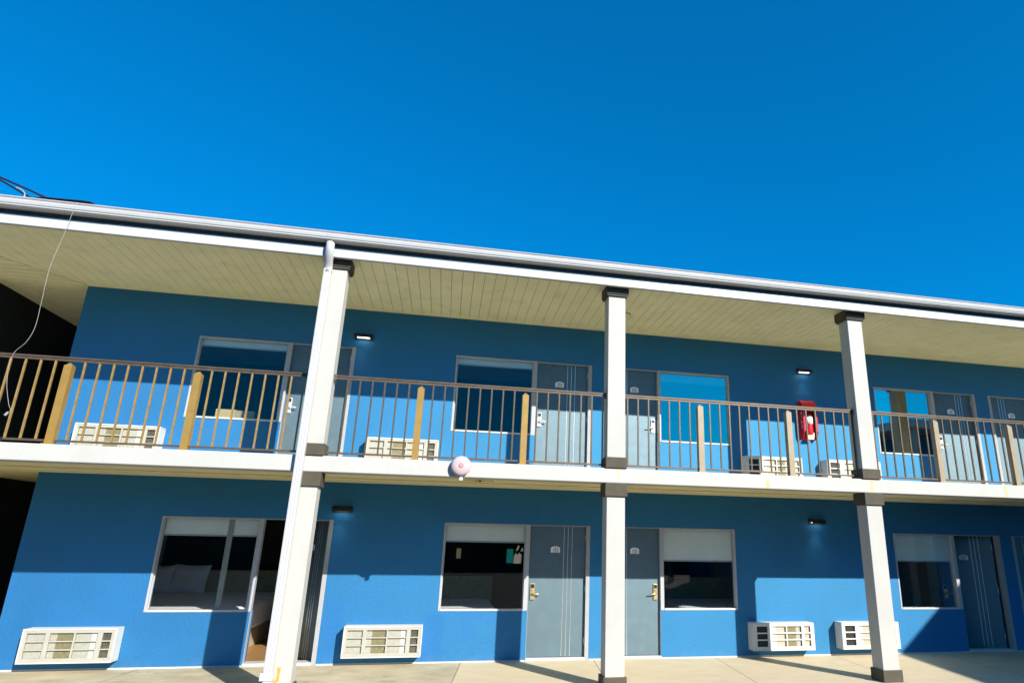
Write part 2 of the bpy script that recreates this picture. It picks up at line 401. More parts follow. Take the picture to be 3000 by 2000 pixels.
# columns with their own caps and bases
def column(x, z0, z1, upper):
    w = .135; y0, y1 = YF, YF + .25
    o = MB().box(x - w, x + w, y0, y1, z0, z1).build('column', 'column', motel, bevel=.006)
    e = .026
    if upper: zc, zb_ = (5.545, 5.714), (F2 + .001, F2 + .158)
    else: zc, zb_ = (2.492, 2.679), (0.001, .16)
    ee = .03 if not upper else .045
    mb = MB()
    mb.box(x - w - ee, x + w + ee, y0 - ee, y1 + ee, zc[0] + (.028 if upper else .0), zc[1])
    cap = mb.build('column_cap', 'cap', o, bevel=.006)
    if upper:
        MB().box(x - w - .030, x + w + .030, y0 - .030, y1 + .030, zc[0], zc[0] + .027).build('column_cap', 'cap', o, bevel=.004)
    MB().box(x - w - e, x + w + e, y0 - e, y1 + e, *zb_).build('column_base', 'cap', o, bevel=.008)
COLX = (-10.4, -2.168, 1.982, 6.15, 10.3)
for x in COLX:
    column(x, 0, 2.68, False); column(x, F2, ZS, True)

# ------------------------------------------------------------------ doors and windows
FONT_CACHE = {}
def text_mb(mb, s, size, cx, y, cz, mi):
    cu = bpy.data.curves.new('digits', 'FONT'); cu.body = s; cu.size = size; cu.align_x = 'CENTER'; cu.align_y = 'CENTER'; cu.extrude = .0008
    o = bpy.data.objects.new('digits', cu); COL.objects.link(o)
    dg = bpy.context.evaluated_depsgraph_get(); me = bpy.data.meshes.new_from_object(o.evaluated_get(dg))
    i = len(mb.v)
    mb.v += [(cx + v.co.x, y - v.co.z, cz + v.co.y) for v in me.vertices]
    for p_ in me.polygons: mb.f.append(tuple(i + k for k in p_.vertices)); mb.m.append(mi)
    bpy.data.objects.remove(o); bpy.data.curves.remove(cu); bpy.data.meshes.remove(me)
def plate_prof(w, h, ear=.012):
    pts = [(-w / 2, -h / 2), (w / 2, -h / 2), (w / 2, h / 2 - .03), (w / 2 - .012, h / 2 - .018)]
    for k in range(1, 6):
        t = k / 6; pts.append((w / 2 - .012 - t * (w - .024), h / 2 - .018 + .018 * math.sin(math.pi * t)))
    pts += [(-w / 2 + .012, h / 2 - .018), (-w / 2, h / 2 - .03)]
    return pts
def make_door(hx, y, z0, mir, w, ang, num, lock, zt):
    s = 1 if mir else -1
    d = MB().box(min(0, s * w), max(0, s * w), 0, .042, 0, zt - z0).build('door', 'door', motel, bevel=.002)
    d.location = (hx, y, z0); d.rotation_euler = (0, 0, R(ang) * (1 if mir else -1))
    for u in (.237, .308, .379):
        MB().box(s * u - .0045, s * u + .0045, -.004, .001, .005, zt - z0 - .006).build('trim_strip', 'strip', d)
    # number plate
    mb = MB(); mb.prism([(s * .525 + a, 1.672 + b) for a, b in plate_prof(.158, .105)], -.009, -.001, axis=1, mi=0)
    text_mb(mb, num, .072, s * .525, -.0105, 1.664, 1)
    mb.box(s * .525 - .05, s * .525 + .05, -.0102, -.009, 1.628, 1.6335, 1); mb.box(s * .525 - .03, s * .525 + .03, -.0102, -.009, 1.700, 1.704, 1)
    mb.build('number_plate', ['plate', 'ink'], d)
    for hz in (.18, 1.0, 1.82):
        MB().tube([(s * .002, -.007, hz), (s * .002, -.007, hz + .10)], .008, 8).build('hinge', 'strip', d)
    # electronic lock: tall plate, reader window, cylinder, lever
    lx = s * (w - .075)
    mb = MB(); mb.box(lx - .036, lx + .036, -.022, -.001, .87, 1.125, 0)
    mb.box(lx - .026, lx + .026, -.027, -.022, 1.055, 1.112, 1)
    mb.lathe_y([(.017, -.022), (.017, -.031), (.012, -.034)], lx, 1.025, 16, 0)
    mb.build('lock_plate', [lock, 'black'], d, bevel=.004)
    mb = MB(); mb.lathe_y([(.02, -.022), (.02, -.03), (.011, -.033), (.011, -.058)], lx, .965, 16, 0)
    mb.tube([(lx, -.056, .965), (lx - s * .03, -.064, .965), (lx - s * .07, -.064, .963), (lx - s * .125, -.060, .958)], .0095, 10, 0)
    mb.build('door_handle', [lock], d, smooth=True)
    return d
def make_unit(room, z0, s, h, num, ang, lock, glassm, off):
    a, b, c, mir = room
    if mir: da, db, wa, wb = a, b, b, c
    else: da, db, wa, wb = b, c, a, b
    Yf, Yb = -.004, .105
    # window frame; the post towards the door belongs to it
    mb = MB(); j = .028
    post = POST if not mir else POST - .01
    l0, l1 = (wa, wa + j) if not mir else (wa, wa + post)
    r0, r1 = (wb - post, wb) if not mir else (wb - j, wb)
    mb.box(l0, l1, Yf, Yb, s, h); mb.box(r0, r1, Yf, Yb, s, h)
    mb.box(l1, r0, Yf, Yb, h - .026, h)
    mb.box(l1, l1 + .012, .04, .08, s + .03, h - .026); mb.box(r0 - .012, r0, .04, .08, s + .03, h - .026)
    win = mb.build('window', 'frame', motel, bevel=.003)
    MB().box(l1, r0, -.012, Yb, s - .002, s + .028).build('sill', 'white', win, bevel=.004)
    MB().box(l1, r0, .056, .062, s + .028, h - .026).build('pane', glassm, win)
    # door frame
    mb = MB(); jw = .065
    if not mir: mb.box(db - jw, db, Yf, Yb, z0, h); x0, x1 = da, db - jw
    else: mb.box(da, da + jw, Yf, Yb, z0, h); x0, x1 = da + jw, db
    mb.box(x0, x1, Yf + .012, Yb, h - .018, h)
    # lower length of the post, beside the door leaf
    if not mir: mb.box(da + .0005, da + .007, .003, Yb, z0, s - .003)
    else: mb.box(db - .007, db - .0005, .003, Yb, z0, s - .003)
    fr = mb.build('door_frame', 'doorframe', motel, bevel=.003)
    MB().box(x0 + .0, x1, -.02, .2, z0 + .001, z0 + .046).build('threshold', 'white', fr, bevel=.006)
    w = x1 - x0 - .008
    hx = (x1 - .004) if not mir else (x0 + .004)
    if ang: make_door(hx, .155, z0 + .02, mir, w, ang, num, lock, h - .01)
    else: make_door(hx, .058, z0 + .052, mir, w, 0, num, lock, h - .02)
for i, (rg, ru) in enumerate(zip(ROOMS_G, ROOMS_U)):
    n = 101 + 2 * i
    make_unit(rg, 0, SG, HG, str(n), (55, 0, 0, 38, 0)[i], 'brass', 'glass', 0)
    make_unit(ru, F2, SU, HU, str(n + 100), 0, 'chrome', ('glassu', 'glassu', 'glassf', 'glassm', 'glassm')[i], F2)
# pale upright strip behind the pane of the left ground-floor window
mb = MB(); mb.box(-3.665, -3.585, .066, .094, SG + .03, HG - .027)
mb.build('upright_strip', 'acframe', motel, bevel=.004)
# the rooms behind
for (x0, x1) in ((-6.15, -1.95), (-1.9, 2.19), (2.24, 6.3), (6.4, 10.62), (10.7, 14.75)):
    for z0, z1 in ((0.012, 2.66), (F2 + .012, 5.68)):
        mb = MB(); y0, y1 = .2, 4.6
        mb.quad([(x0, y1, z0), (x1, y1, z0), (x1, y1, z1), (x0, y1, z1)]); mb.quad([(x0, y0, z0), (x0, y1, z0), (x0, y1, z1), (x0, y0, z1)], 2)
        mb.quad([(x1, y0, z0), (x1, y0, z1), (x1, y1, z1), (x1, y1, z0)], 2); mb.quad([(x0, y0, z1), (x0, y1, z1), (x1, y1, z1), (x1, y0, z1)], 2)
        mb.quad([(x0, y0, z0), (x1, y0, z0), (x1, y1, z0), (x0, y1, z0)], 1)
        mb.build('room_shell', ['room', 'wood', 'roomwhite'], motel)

# ------------------------------------------------------------------ roller blinds
def blind(x0, x1, ztop, zbot, label, two=False):
    t = empty('roller_blind', ((x0 + x1) / 2, .09, ztop), label, 'window blind', 'roller blinds in the room windows')
    w = (x1 - x0) / 2; h = ztop - zbot
    mb = MB(); n = 14
    for k in range(n):
        a, b = -w + 2 * w * k / n, -w + 2 * w * (k + 1) / n
        da, db = .0035 * math.sin(a * 9 + x0), .0035 * math.sin(b * 9 + x0)
        mb.quad([(a, da, -h + .02), (b, db, -h + .02), (b, db, 0), (a, da, 0)])
    mb.build('blind_cloth', 'fabric', t)
    MB().box(-w, w, -.012, .008, -h, -h + .024).build('hem_bar', 'white', t, bevel=.003)
    return t
WN = ['far left', 'second from left', 'third from left', 'right-hand', 'far right']
for fl, rooms, bots, h in (('ground', ROOMS_G, (1.837, 1.815, 1.553, 1.60, 1.7), HG), ('upper', ROOMS_U, (4.86, 4.86, 4.80, 4.88, 4.85), HU)):
    for i, (a, b, c, mir) in enumerate(rooms):
        x0, x1 = (a + .03, b - POST - .002) if not mir else (b + POST - .008, c - .03)
        how = {'ground': ['a quarter', 'a quarter', 'nearly halfway', 'nearly halfway', 'a third'][i], 'upper': 'a hand-width'}[fl]
        if isinstance(how, list): how = how[i]
        door = ['with pillows behind it' if fl == 'ground' else 'with a cardboard box behind it', 'left of door %d' % (103 if fl == 'ground' else 203), 'right of door %d' % (105 if fl == 'ground' else 205),
                'left of door %d' % (107 if fl == 'ground' else 207), 'right of door %d' % (109 if fl == 'ground' else 209)][i]
        blind(x0, x1, h - .027, bots[i], 'cream roller blind pulled down %s in %s window %s' % (how, fl, door))

# ------------------------------------------------------------------ air conditioners
def make_ac(kind):
    t = empty('air_conditioner', (0, 0, 0))
    w, h, d = .58, .445, .225
    fm = 'acframe' if kind == 'L' else 'acwhite'
    mb = MB(); th = .02
    mb.box(-w, w, -d, -.002, h - th, h); mb.box(-w, w, -d, -.002, 0, th)
    mb.box(-w, -w + th, -d, -.002, th, h - th); mb.box(w - th, w, -d, -.002, th, h - th)
    mb.build('housing', 'acbody', t, bevel=.008)
    ix0, ix1, iz0, iz1 = -w + th + .001, w - th - .001, th + .001, h - th - .001
    W = ix1 - ix0
    if kind == 'L':
        cols = [(.035, .235, 'fingrey'), (.285, .355, 'fingrey'), (.357, .545, 'finolive'), (.565, .735, 'fingrey'), (.737, .81, 'finpale'), (.865, .965, 'findark')]
        bars = [(0, .035), (.235, .285), (.545, .565), (.81, .865), (.965, 1)]
    else:
        cols = [(.045, .225, 'finblack'), (.30, .375, 'finpale'), (.377, .535, 'fincream'), (.555, .715, 'finolive'), (.717, .80, 'fingrey'), (.845, .955, 'fincream')]
        bars = [(0, .045), (.225, .30), (.535, .555), (.80, .845), (.955, 1)]
    mb = MB(); y0, y1 = -d + .006, -d + .03
    for a, b in bars: mb.box(ix0 + a * W, ix0 + b * W, y0, y1, iz0 + .045, iz1 - .035)
    mb.box(ix0, ix1, y0, y1, iz0, iz0 + .045); mb.box(ix0, ix1, y0, y1, iz1 - .035, iz1)
    z0, z1 = iz0 + .045, iz1 - .035
    hb = .008 if kind == 'L' else .011
    cells = [(b1[1], b2[0]) for b1, b2 in zip(bars, bars[1:])]
    for a, b in cells:
        for k in (1, 2):
            zc = z0 + (z1 - z0) * k / 3; mb.box(ix0 + a * W, ix0 + b * W, y0 + .002, y1 - .004, zc - hb, zc + hb)
    mb.build('grille', fm, t, bevel=.002)
    for a, b, m in cols:
        MB().box(ix0 + a * W - .002, ix0 + b * W + .002, -d + .038, -d + .05, z0 - .005, z1 + .005).build('vent_panel', m, t)
    MB().box(ix0, ix1, -d + .06, -d + .07, iz0, iz1).build('back_panel', 'finblack', t)
    return t
acL, acR = make_ac('L'), make_ac('R')
AC = [('L', -5.365, .122, 'air conditioner low on ground-floor wall at the building left corner, above the pavement'),
      ('L', -1.162, .122, 'air conditioner on ground-floor wall between open door and window of room 103'),
      ('R', 5.54, .122, 'air conditioner on ground-floor wall beside window of room 105, left of a close pair'),
      ('R', 7.24, .122, 'air conditioner half hidden behind the right-hand ground-floor column'),
      ('L', -5.37, 3.0, 'air conditioner behind the left balcony railing near the building corner'),
      ('L', -1.162, 3.0, 'air conditioner behind the railing directly above the pink alarm bell'),
      ('R', 5.56, 3.0, 'air conditioner on upper wall below and left of the red extinguisher cabinet'),
      ('R', 7.24, 3.0, 'air conditioner on upper wall below and right of the red extinguisher cabinet')]
first = {}
for k, x, z, lab in AC:
    o = (acL if k == 'L' else acR) if k not in first else copy_tree(acL if k == 'L' else acR)
    first[k] = 1; o.location = (x, 0, z)
    tag(o, lab, 'air conditioner', 'wall air conditioners below the windows')

# ------------------------------------------------------------------ balcony railing
def baluster_mesh(m):
    return MB().box(-.0105, .0105, -.0105, .0105, 2.956, 3.958).mesh('baluster', [m])
BAL = {k: baluster_mesh(k) for k in ('bronze', 'bronzesheen')}
mbp = MB(); q = .045
mbp.box(-q, q, -q, q, F2, 3.895); mbp.box(-q - .022, q + .022, -q - .02, q + .02, F2 + .0005, F2 + .014); i = len(mbp.v)
mbp.v += [(-q, -q, 3.895), (q, -q, 3.895), (q, q, 3.895), (-q, q, 3.895), (0, 0, 3.94)]
for f in ((0, 1, 4), (1, 2, 4), (2, 3, 4), (3, 0, 4)): mbp.f.append(tuple(i + k for k in f)); mbp.m.append(0)
POSTM = {k: mbp.mesh('post', [k]) for k in ('gold', 'sand')}
YR = -2.075
def railing(xa, xb, posts, label):
    t = empty('balcony_railing', ((xa + xb) / 2, YR, F2), label, 'railing', 'bronze railing sections along the balcony')
    ox, oy, oz = t.location
    def child(name, mesh, x):
        o = bpy.data.objects.new(name, mesh); COL.objects.link(o); o.parent = t; o.location = (x - ox, 0, -oz); return o
    mb = MB()
    mb.box(xa - ox, xb - ox, -.024, .024, 3.988 - oz, 4.012 - oz)
    mb.box(xa - ox, xb - ox, -.013, .013, 3.957 - oz, 3.988 - oz)
    mb.build('top_rail', 'bronzerail', t, bevel=.004)
    MB().box(xa - ox, xb - ox, -.013, .013, 2.932 - oz, 2.957 - oz).build('bottom_rail', 'bronzerail', t, bevel=.003)
    mb = MB()
    for x in (xa - .022, xb - .018): mb.box(x - ox, x - ox + .04, -.03, .03, 3.93 - oz, 4.02 - oz)
    for x in (xa - .015, xb - .015): mb.box(x - ox, x - ox + .03, -.02, .02, 2.925 - oz, 2.965 - oz)
    mb.build('wall_bracket', 'bronzerail', t, bevel=.003)
    for x in posts: child('post', POSTM['gold' if x < 2 else 'sand'], x)
    return t, child
P = .1655
def fill(xa, xb, posts, label):
    t, child = railing(xa, xb, posts, label)
    x = posts[0]
    k = -40
    while k < 60:
        xx = posts[0] + k * P
        k += 1
        if xx < xa + .025 or xx > xb - .02: continue
        if min(abs(xx - q_) for q_ in posts) < .09: continue
        child('baluster', BAL['bronzesheen' if xx < -2.3 else 'bronze'], xx)
fill(-10.24, -2.33, [-5.225, -3.722], 'bronze balcony railing section left of the downpipe column')
fill(-2.02, 1.845, [-.851, .633], 'bronze balcony railing section above the pink alarm bell, right of the downpipe')
fill(2.12, 6.012, [3.343, 4.838], 'bronze balcony railing section in front of the red extinguisher cabinet')
fill(6.29, 10.16, [7.537, 9.014], 'bronze balcony railing section at the far right end of the balcony')

# ------------------------------------------------------------------ wall lamps
def make_lamp():
    t = empty('wall_lamp', (0, 0, 0))
    # dark wedge housing: back on the wall, sloping front, open underside
    mb = MB(); mb.prism([(-.002, -.045), (-.002, .05), (-.07, .05), (-.125, .012), (-.125, -.030), (-.118, -.030), (-.118, .0), (-.02, .0), (-.02, -.045)], -.15, .15)
    mb.build('housing', 'black', t, bevel=.003)
    MB().box(-.10, .10, -.112, -.026, -.022, -.002).build('lens', 'lens', t, bevel=.003)
    return t
lamp = make_lamp()
LAMPS = [(-2.01, 5.2, 'lit black wall lamp on upper wall right of the downpipe column'), (6.44, 5.2, 'lit black wall lamp directly above the red extinguisher cabinet'),
         (-2.0, 2.285, 'lit black wall lamp on ground-floor wall right of the open door'), (6.455, 2.29, 'lit black wall lamp on ground-floor wall left of the right-hand column')]
for i, (x, z, lab) in enumerate(LAMPS):
    o = lamp if i == 0 else copy_tree(lamp); o.location = (x, 0, z)
    tag(o, lab, 'wall lamp', 'wall lamps beside the room doors')
    ld = bpy.data.lights.new('lamp_light', 'SPOT'); ld.energy = 4.; ld.color = (1, .97, .88); ld.spot_size = R(105); ld.spot_blend = 1.; ld.shadow_soft_size = .03
    lo = bpy.data.objects.new('lamp_light', ld); COL.objects.link(lo); lo.parent = o; lo.location = (-.03, -.09, -.028); lo.rotation_euler = (R(-22), 0, 0)

# ------------------------------------------------------------------ alarm bell on the slab front
t = empty('alarm_bell', (-.222, YF, 2.825), 'round faded pink alarm bell on the white slab edge', 'alarm bell')
MB().lathe_y([(.118, -.05), (.135, -.052), (.135, -.06), (.128, -.082), (.105, -.100), (.06, -.108), (.03, -.109)], 0, 0, 48).build('gong', 'pink', t, smooth=True)
MB().lathe_y([(.034, -.107), (.034, -.112), (.027, -.114), (.024, -.111)], 0, 0, 24).build('gong_ring', 'pinkdark', t)
MB().lathe_y([(.012, -.109), (.012, -.117), (.007, -.119)], -.003, .0, 14).build('gong_nut', 'pink', t)
MB().lathe_y([(.085, -.001), (.085, -.05)], 0, 0, 32).build('back_box', 'acframe', t)
mb = MB(); mb.tube([(.012, -.03, -.08), (.012, -.03, -.165)], .016, 12); mb.tube([(.012, -.03, -.15), (.012, .06, -.165)], .013, 10); mb.box(-.012, .036, -.055, -.01, -.19, -.155)
mb.build('conduit', 'acwhite', t)
# junction fitting under the slab
t = empty('conduit_fitting', (.06, -1.62, 2.70), 'small cream conduit fitting under the slab right of the alarm bell', 'conduit fitting')
mb = MB(); mb.box(-.05, .05, -.03, .03, -.035, .0); mb.tube([(-.22, 0, -.013), (-.05, 0, -.013)], .011, 8); mb.tube([(.05, 0, -.013), (.22, 0, -.013)], .011, 8)
mb.build('junction_box', 'soffit2', t, bevel=.004)
MB().box(.005, .03, -.034, -.030, -.03, -.008).build('knockout', 'black', t)

# ------------------------------------------------------------------ fire extinguisher in its red cover
t = empty('extinguisher_cabinet', (6.42, 0, 3.83), 'red fire extinguisher cabinet on the upper wall behind the railing', 'fire extinguisher')
w, d, h = .155, .17, .77
mb = MB()
side = [(-.002, .0), (-.002, h), (-.07, h), (-.13, h - .05), (-d, h - .14), (-d, .13), (-.11, .0)]
mb.prism(side, -w, -w + .012); mb.prism(side, w - .012, w)
mb.box(-w + .012, w - .012, -.014, -.002, 0, h)
mb.quad([(-w + .012, -.07, h), (w - .012, -.07, h), (w - .012, -.13, h - .05), (-w + .012, -.13, h - .05)]); mb.quad([(-w + .012, -.002, h), (w - .012, -.002, h), (w - .012, -.07, h), (-w + .012, -.07, h)])
mb.quad([(-w + .012, -.13, h - .05), (w - .012, -.13, h - .05), (w - .012, -d, h - .14), (-w + .012, -d, h - .14)])
mb.box(-w + .012, w - .012, -d, -d + .01, h - .235, h - .14)
mb.box(w - .055, w - .012, -d, -d + .01, .15, h - .235); mb.box(-w + .012, -w + .05, -d, -d + .01, .15, h - .235)
cb = mb.build('cabinet_shell', 'red', t, bevel=.004)
mb = MB(); mb.box(-w - .003, -w - .001, -.125, -.095, .2, .56)
mb2 = MB()
for k, ch in enumerate('FIRE'):
    cu_z = .50 - k * .085
    m2 = MB(); text_mb(m2, ch, .085, 0, 0, 0, 0)
    j = len(mb2.v); mb2.v += [(-w - .0015 + v[1], -.115 - v[0], cu_z + v[2]) for v in m2.v]
    for f in m2.f: mb2.f.append(tuple(j + q_ for q_ in f)); mb2.m.append(0)
mb2.build('fire_lettering', 'plate', t)
def cyl_z(mb, cx, cy, prof, n=24, mi=0):
    i0 = len(mb.v)
    for r, z in prof:
        for j in range(n):
            a = 2 * math.pi * j / n; mb.v.append((cx + r * math.cos(a), cy + r * math.sin(a), z))
    for k in range(len(prof) - 1):
        for j in range(n):
            q_ = (j + 1) % n; mb.f.append((i0 + k * n + j, i0 + k * n + q_, i0 + (k + 1) * n + q_, i0 + (k + 1) * n + j)); mb.m.append(mi)
    mb.f.append(tuple(i0 + j for j in range(n))[::-1]); mb.m.append(mi); e = i0 + (len(prof) - 1) * n; mb.f.append(tuple(e + j for j in range(n))); mb.m.append(mi)
    return mb
cyl_z(MB(), 0, -.095, [(.07, .10), (.075, .12), (.075, .45), (.055, .50), (.025, .52), (.025, .55)]).build('extinguisher_bottle', 'red', t, smooth=True)
cyl_z(MB(), 0, -.095, [(.0765, .30), (.0765, .44)]).build('bottle_label', 'plate', t, smooth=True)
mb = MB(); mb.box(-.02, .06, -.11, -.08, .55, .575); mb.box(-.02, .05, -.11, -.08, .585, .60); mb.tube([(-.02, -.1, .56), (-.07, -.11, .52), (-.085, -.11, .3)], .012, 8)
mb.build('trigger_handle', 'black', t)
mb = MB(); mb.prism([(-.09, .0), (.07, .0), (.085, .13), (-.02, .13)], -.128, -.124, axis=1); mb.build('instruction_card', 'label', t)

# ------------------------------------------------------------------ downpipe
t = empty('downpipe', (-2.275, -2.26, 0), 'white rectangular downpipe running down the left column from the gutter', 'downpipe')
px, py = 0., 0.
mb = MB(); mb.box(-.055, .045, -.042, .036, .30, 5.50)
for k in range(3): mb.box(-.045 + .03 * k, -.033 + .03 * k, -.047, -.042, .30, 5.50)
mb.build('pipe', 'white', t, bevel=.008)
MB().tube([(0.01, -.155, 5.86), (0.01, -.16, 5.81), (.012, -.165, 5.765), (.012, -.155, 5.72), (.009, -.125, 5.665), (.0, -.07, 5.60), (-.005, -.02, 5.545), (-.005, -.003, 5.50), (-.005, -.003, 5.45)], .058, 18, sx=1., sy=.85).build('elbow', 'white', t, smooth=True)
mb = MB(); mb.box(-.085, .06, -.05, .045, .235, .325); mb.build('strap', 'white', t, bevel=.004)
mb = MB(); mb.box(-.048, .05, -.04, .034, .02, .24); mb.build('outlet', 'white', t, bevel=.008)

# ------------------------------------------------------------------ cables at the left
def smooth_path(pts, n=10):
    pts = [Vector(p) for p in pts]; out = []
    for i in range(len(pts) - 1):
        p0, p1, p2, p3 = pts[max(i - 1, 0)], pts[i], pts[i + 1], pts[min(i + 2, len(pts) - 1)]
        for k in range(n):
            t = k / n; t2, t3 = t * t, t * t * t
            out.append(.5 * ((2 * p1) + (-p0 + p2) * t + (2 * p0 - 5 * p1 + 4 * p2 - p3) * t2 + (-p0 + 3 * p1 - 3 * p2 + p3) * t3))
    out.append(pts[-1]); return out
Yc = -2.5
t = empty('hanging_cable', (-5.42, Yc, 5.97), 'thin white cable dangling from the gutter in front of the left railing', 'cable')
pts = [(-5.413, Yc + .04, 5.985), (-5.413, Yc, 5.95), (-5.452, Yc, 5.519), (-5.49, Yc, 5.2), (-5.503, Yc, 4.967), (-5.484, Yc, 4.541), (-5.479, Yc, 4.256), (-5.527, Yc, 4.066), (-5.616, Yc, 3.93), (-5.632, Yc, 3.747), (-5.606, Yc, 3.57), (-5.583, Yc, 3.473), (-5.523, Yc, 3.301), (-5.489, Yc, 3.234), (-5.512, Yc, 3.19)]
MB().tube([(p - t.location) for p in smooth_path(pts)], .0024, 6).build('cord', 'whitecable', t, smooth=True)
MB().tube([(-5.505 + 5.42, 0, 3.205 - 5.97), (-5.53 + 5.42, 0, 3.165 - 5.97)], .013, 8).build('plug', 'whitecable', t)
def wire(name, pts, r, m, label, cat, group=None):
    o = MB().tube(smooth_path(pts), r, 7).build(name, m, None, smooth=True)
    tag(o, label, cat, group); return o
wire('overhead_wire', [(-12.5, -2.2, 8.62), (-9.2, -2.3, 7.32), (-6.399, -2.4, 6.272), (-5.795, -2.4, 6.045), (-5.6, -2.4, 6.02)], .013, 'cable', 'upper of two dark overhead wires coming down to the roof edge', 'overhead wire', 'overhead wires at the roof left end')
wire('overhead_wire', [(-12.5, -2.2, 9.3), (-9.2, -2.3, 7.75), (-6.39, -2.4, 6.237), (-5.971, -2.4, 6.022), (-5.85, -2.4, 6.0)], .013, 'cable', 'lower of two dark overhead wires, with a white tail, reaching the roof edge', 'overhead wire', 'overhead wires at the roof left end')
wire('white_lead', [(-6.189, -2.4, 6.15), (-6.13, -2.4, 6.13), (-6.09, -2.41, 6.10), (-6.05, -2.43, 6.05), (-6.038, -2.45, 5.97)], .008, 'whitecable', 'short white lead bending from the lower wire into the gutter', 'cable')
t = empty('cable_bundle', (-5.55, -2.4, 5.97), 'black cable bundle lying along the gutter top at the left', 'cable bundle')
for k, (dy, dz) in enumerate(((0, 0), (.025, .012), (-.015, .018))):
    pts = [(-6.0, -2.4 + dy, 6.0), (-5.85, -2.4 + dy, 6.022 + dz), (-5.6, -2.4 + dy, 6.03 + dz), (-5.4, -2.4 + dy, 6.035 + dz), (-5.28, -2.4 + dy, 6.02 + dz), (-5.2, -2.4 + dy, 5.96)]
    MB().tube([p_ - t.location for p_ in smooth_path(pts)], .014, 7).build('cable_strand', 'cable', t, smooth=True)

# ------------------------------------------------------------------ small things in and around the rooms
t = empty('soffit_disc', (2.42, -.98, ZS), 'round cream disc on the balcony soffit behind the middle column', 'ceiling fixture')
cyl_z(MB(), 0, 0, [(.11, .0), (.11, -.018), (.10, -.026)]).build('cover', 'soffit', t, smooth=False)
cyl_z(MB(), 0, 0, [(.125, .0), (.125, -.006)]).build('rim', 'seam', t)

def bed(x0, x1, y0, y1, zt, label):
    t = empty('bed', ((x0 + x1) / 2, (y0 + y1) / 2, .012), label, 'bed', 'beds in the ground-floor rooms')
    w, l = (x1 - x0) / 2, (y1 - y0) / 2
    MB().box(-w + .03, w - .03, -l + .03, l, .0, .3).build('bed_base', 'runner', t, bevel=.01)
    MB().box(-w, w, -l, l, .302, zt - .012).build('mattress', 'linen', t, bevel=.06)
    MB().box(-w - .05, w + .05, l + .002, l + .07, .0, 1.15).build('headboard', 'runner', t, bevel=.01)
    return t
def pillow(x, y, z, w, h, tilt, label):
    mb = MB(); nx, nz = 10, 8
    def P(i, k, s):
        u, v = i / nx * 2 - 1, k / nz * 2 - 1
        th = .085 * (max(0, (1 - u ** 4) * (1 - v ** 4))) ** .6 + .003
        e = 1 - .06 * (1 - abs(u)) * 0 - .05 * (u * u) * (v * v) * 0
        pin = 1 - .07 * (1 - (abs(u)) ** 2) * abs(v) ** 3
        return (u * w / 2 * (1 - .06 * (1 - v * v)), s * th, (v * pin + 1) * h / 2)
    for s in (-1, 1):
        i0 = len(mb.v)
        for k in range(nz + 1):
            for i in range(nx + 1): mb.v.append(P(i, k, s))
        for k in range(nz):
            for i in range(nx):
                a = i0 + k * (nx + 1) + i; mb.f.append((a, a + 1, a + nx + 2, a + nx + 1)); mb.m.append(0)
    o = mb.build('pillow', 'linen', None, smooth=True); o.location = (x, y, z); o.rotation_euler = (R(-tilt), R(random.uniform(-4, 4)), R(random.uniform(-6, 6)))
    return tag(o, label, 'pillow', 'pillows on the bed in the left room')
bed(-6.05, -3.45, .34, 3.75, .75, 'white-made bed with propped pillows in the far left ground-floor room')
pillow(-5.80, 3.52, .745, .55, .52, 14, 'narrow-looking pillow propped at the left, cut by the window frame')
pillow(-5.22, 3.46, .745, .68, .54, 14, 'wide pillow propped at the right on the bed in the left room')
bed(-1.25, .60, .32, 2.4, .745, 'white-covered bed seen low in the window left of door 103')
bed(3.98, 6.1, .32, 2.4, .745, 'white-covered bed seen low in the window right of door 105')
t = empty('reflection_panel', (1.13, 3.0, 1.33), 'added glowing panel imitating a teal and pale reflection in the window left of door 103', 'reflection_panel')  # added glowing panel standing in for a reflection in the pane
MB().box(-.19, .20, .0, .04, -.01, .46).build('panel_board', 'black', t, bevel=.004)
mb = MB(); mb.box(-.165, -.03, -.006, -.001, .06, .34); mb.build('reflection_shape', 'reflteal', t)
mb = MB(); mb.prism([(-.02, .05), (.14, .05), (.15, .22), (.10, .27), (.06, .22), (.02, .26), (-.01, .2)], -.006, -.001, axis=1)
mb.prism([(.02, .30), (.07, .42), (.10, .40), (.07, .32)], -.006, -.001, axis=1); mb.prism([(.12, .30), (.17, .38), (.18, .30)], -.006, -.001, axis=1); mb.build('reflection_shape', 'reflpale', t)
MB().box(-.02, .02, .041, 1.59, .15, .19).build('panel_arm', 'black', t)
t = empty('wall_sconce', (.0, 4.59, 1.42), 'small dim lit wall lamp deep in the room left of door 103', 'wall lamp')
MB().box(-.05, .05, -.08, -.002, 0, .22).build('lamp_shade', 'sconce', t, bevel=.01)
MB().box(-.03, .03, -.05, -.002, -.06, -.001).build('bracket', 'black', t)
MB().box(-4.6, -3.2, .2, .62, SU - .03, SU + .002).build('inner_sill', 'frame', motel)
t = empty('cardboard_box', (-3.92, .40, SU + .003), 'open cardboard box on the sill in the far left upper window', 'cardboard box')
MB().box(-.30, .0, -.15, .15, 0, .20).build('box_body', 'card', t, bevel=.003)
MB().box(.003, .29, -.14, .15, 0, .19).build('box_flap', 'runner', t, bevel=.003)

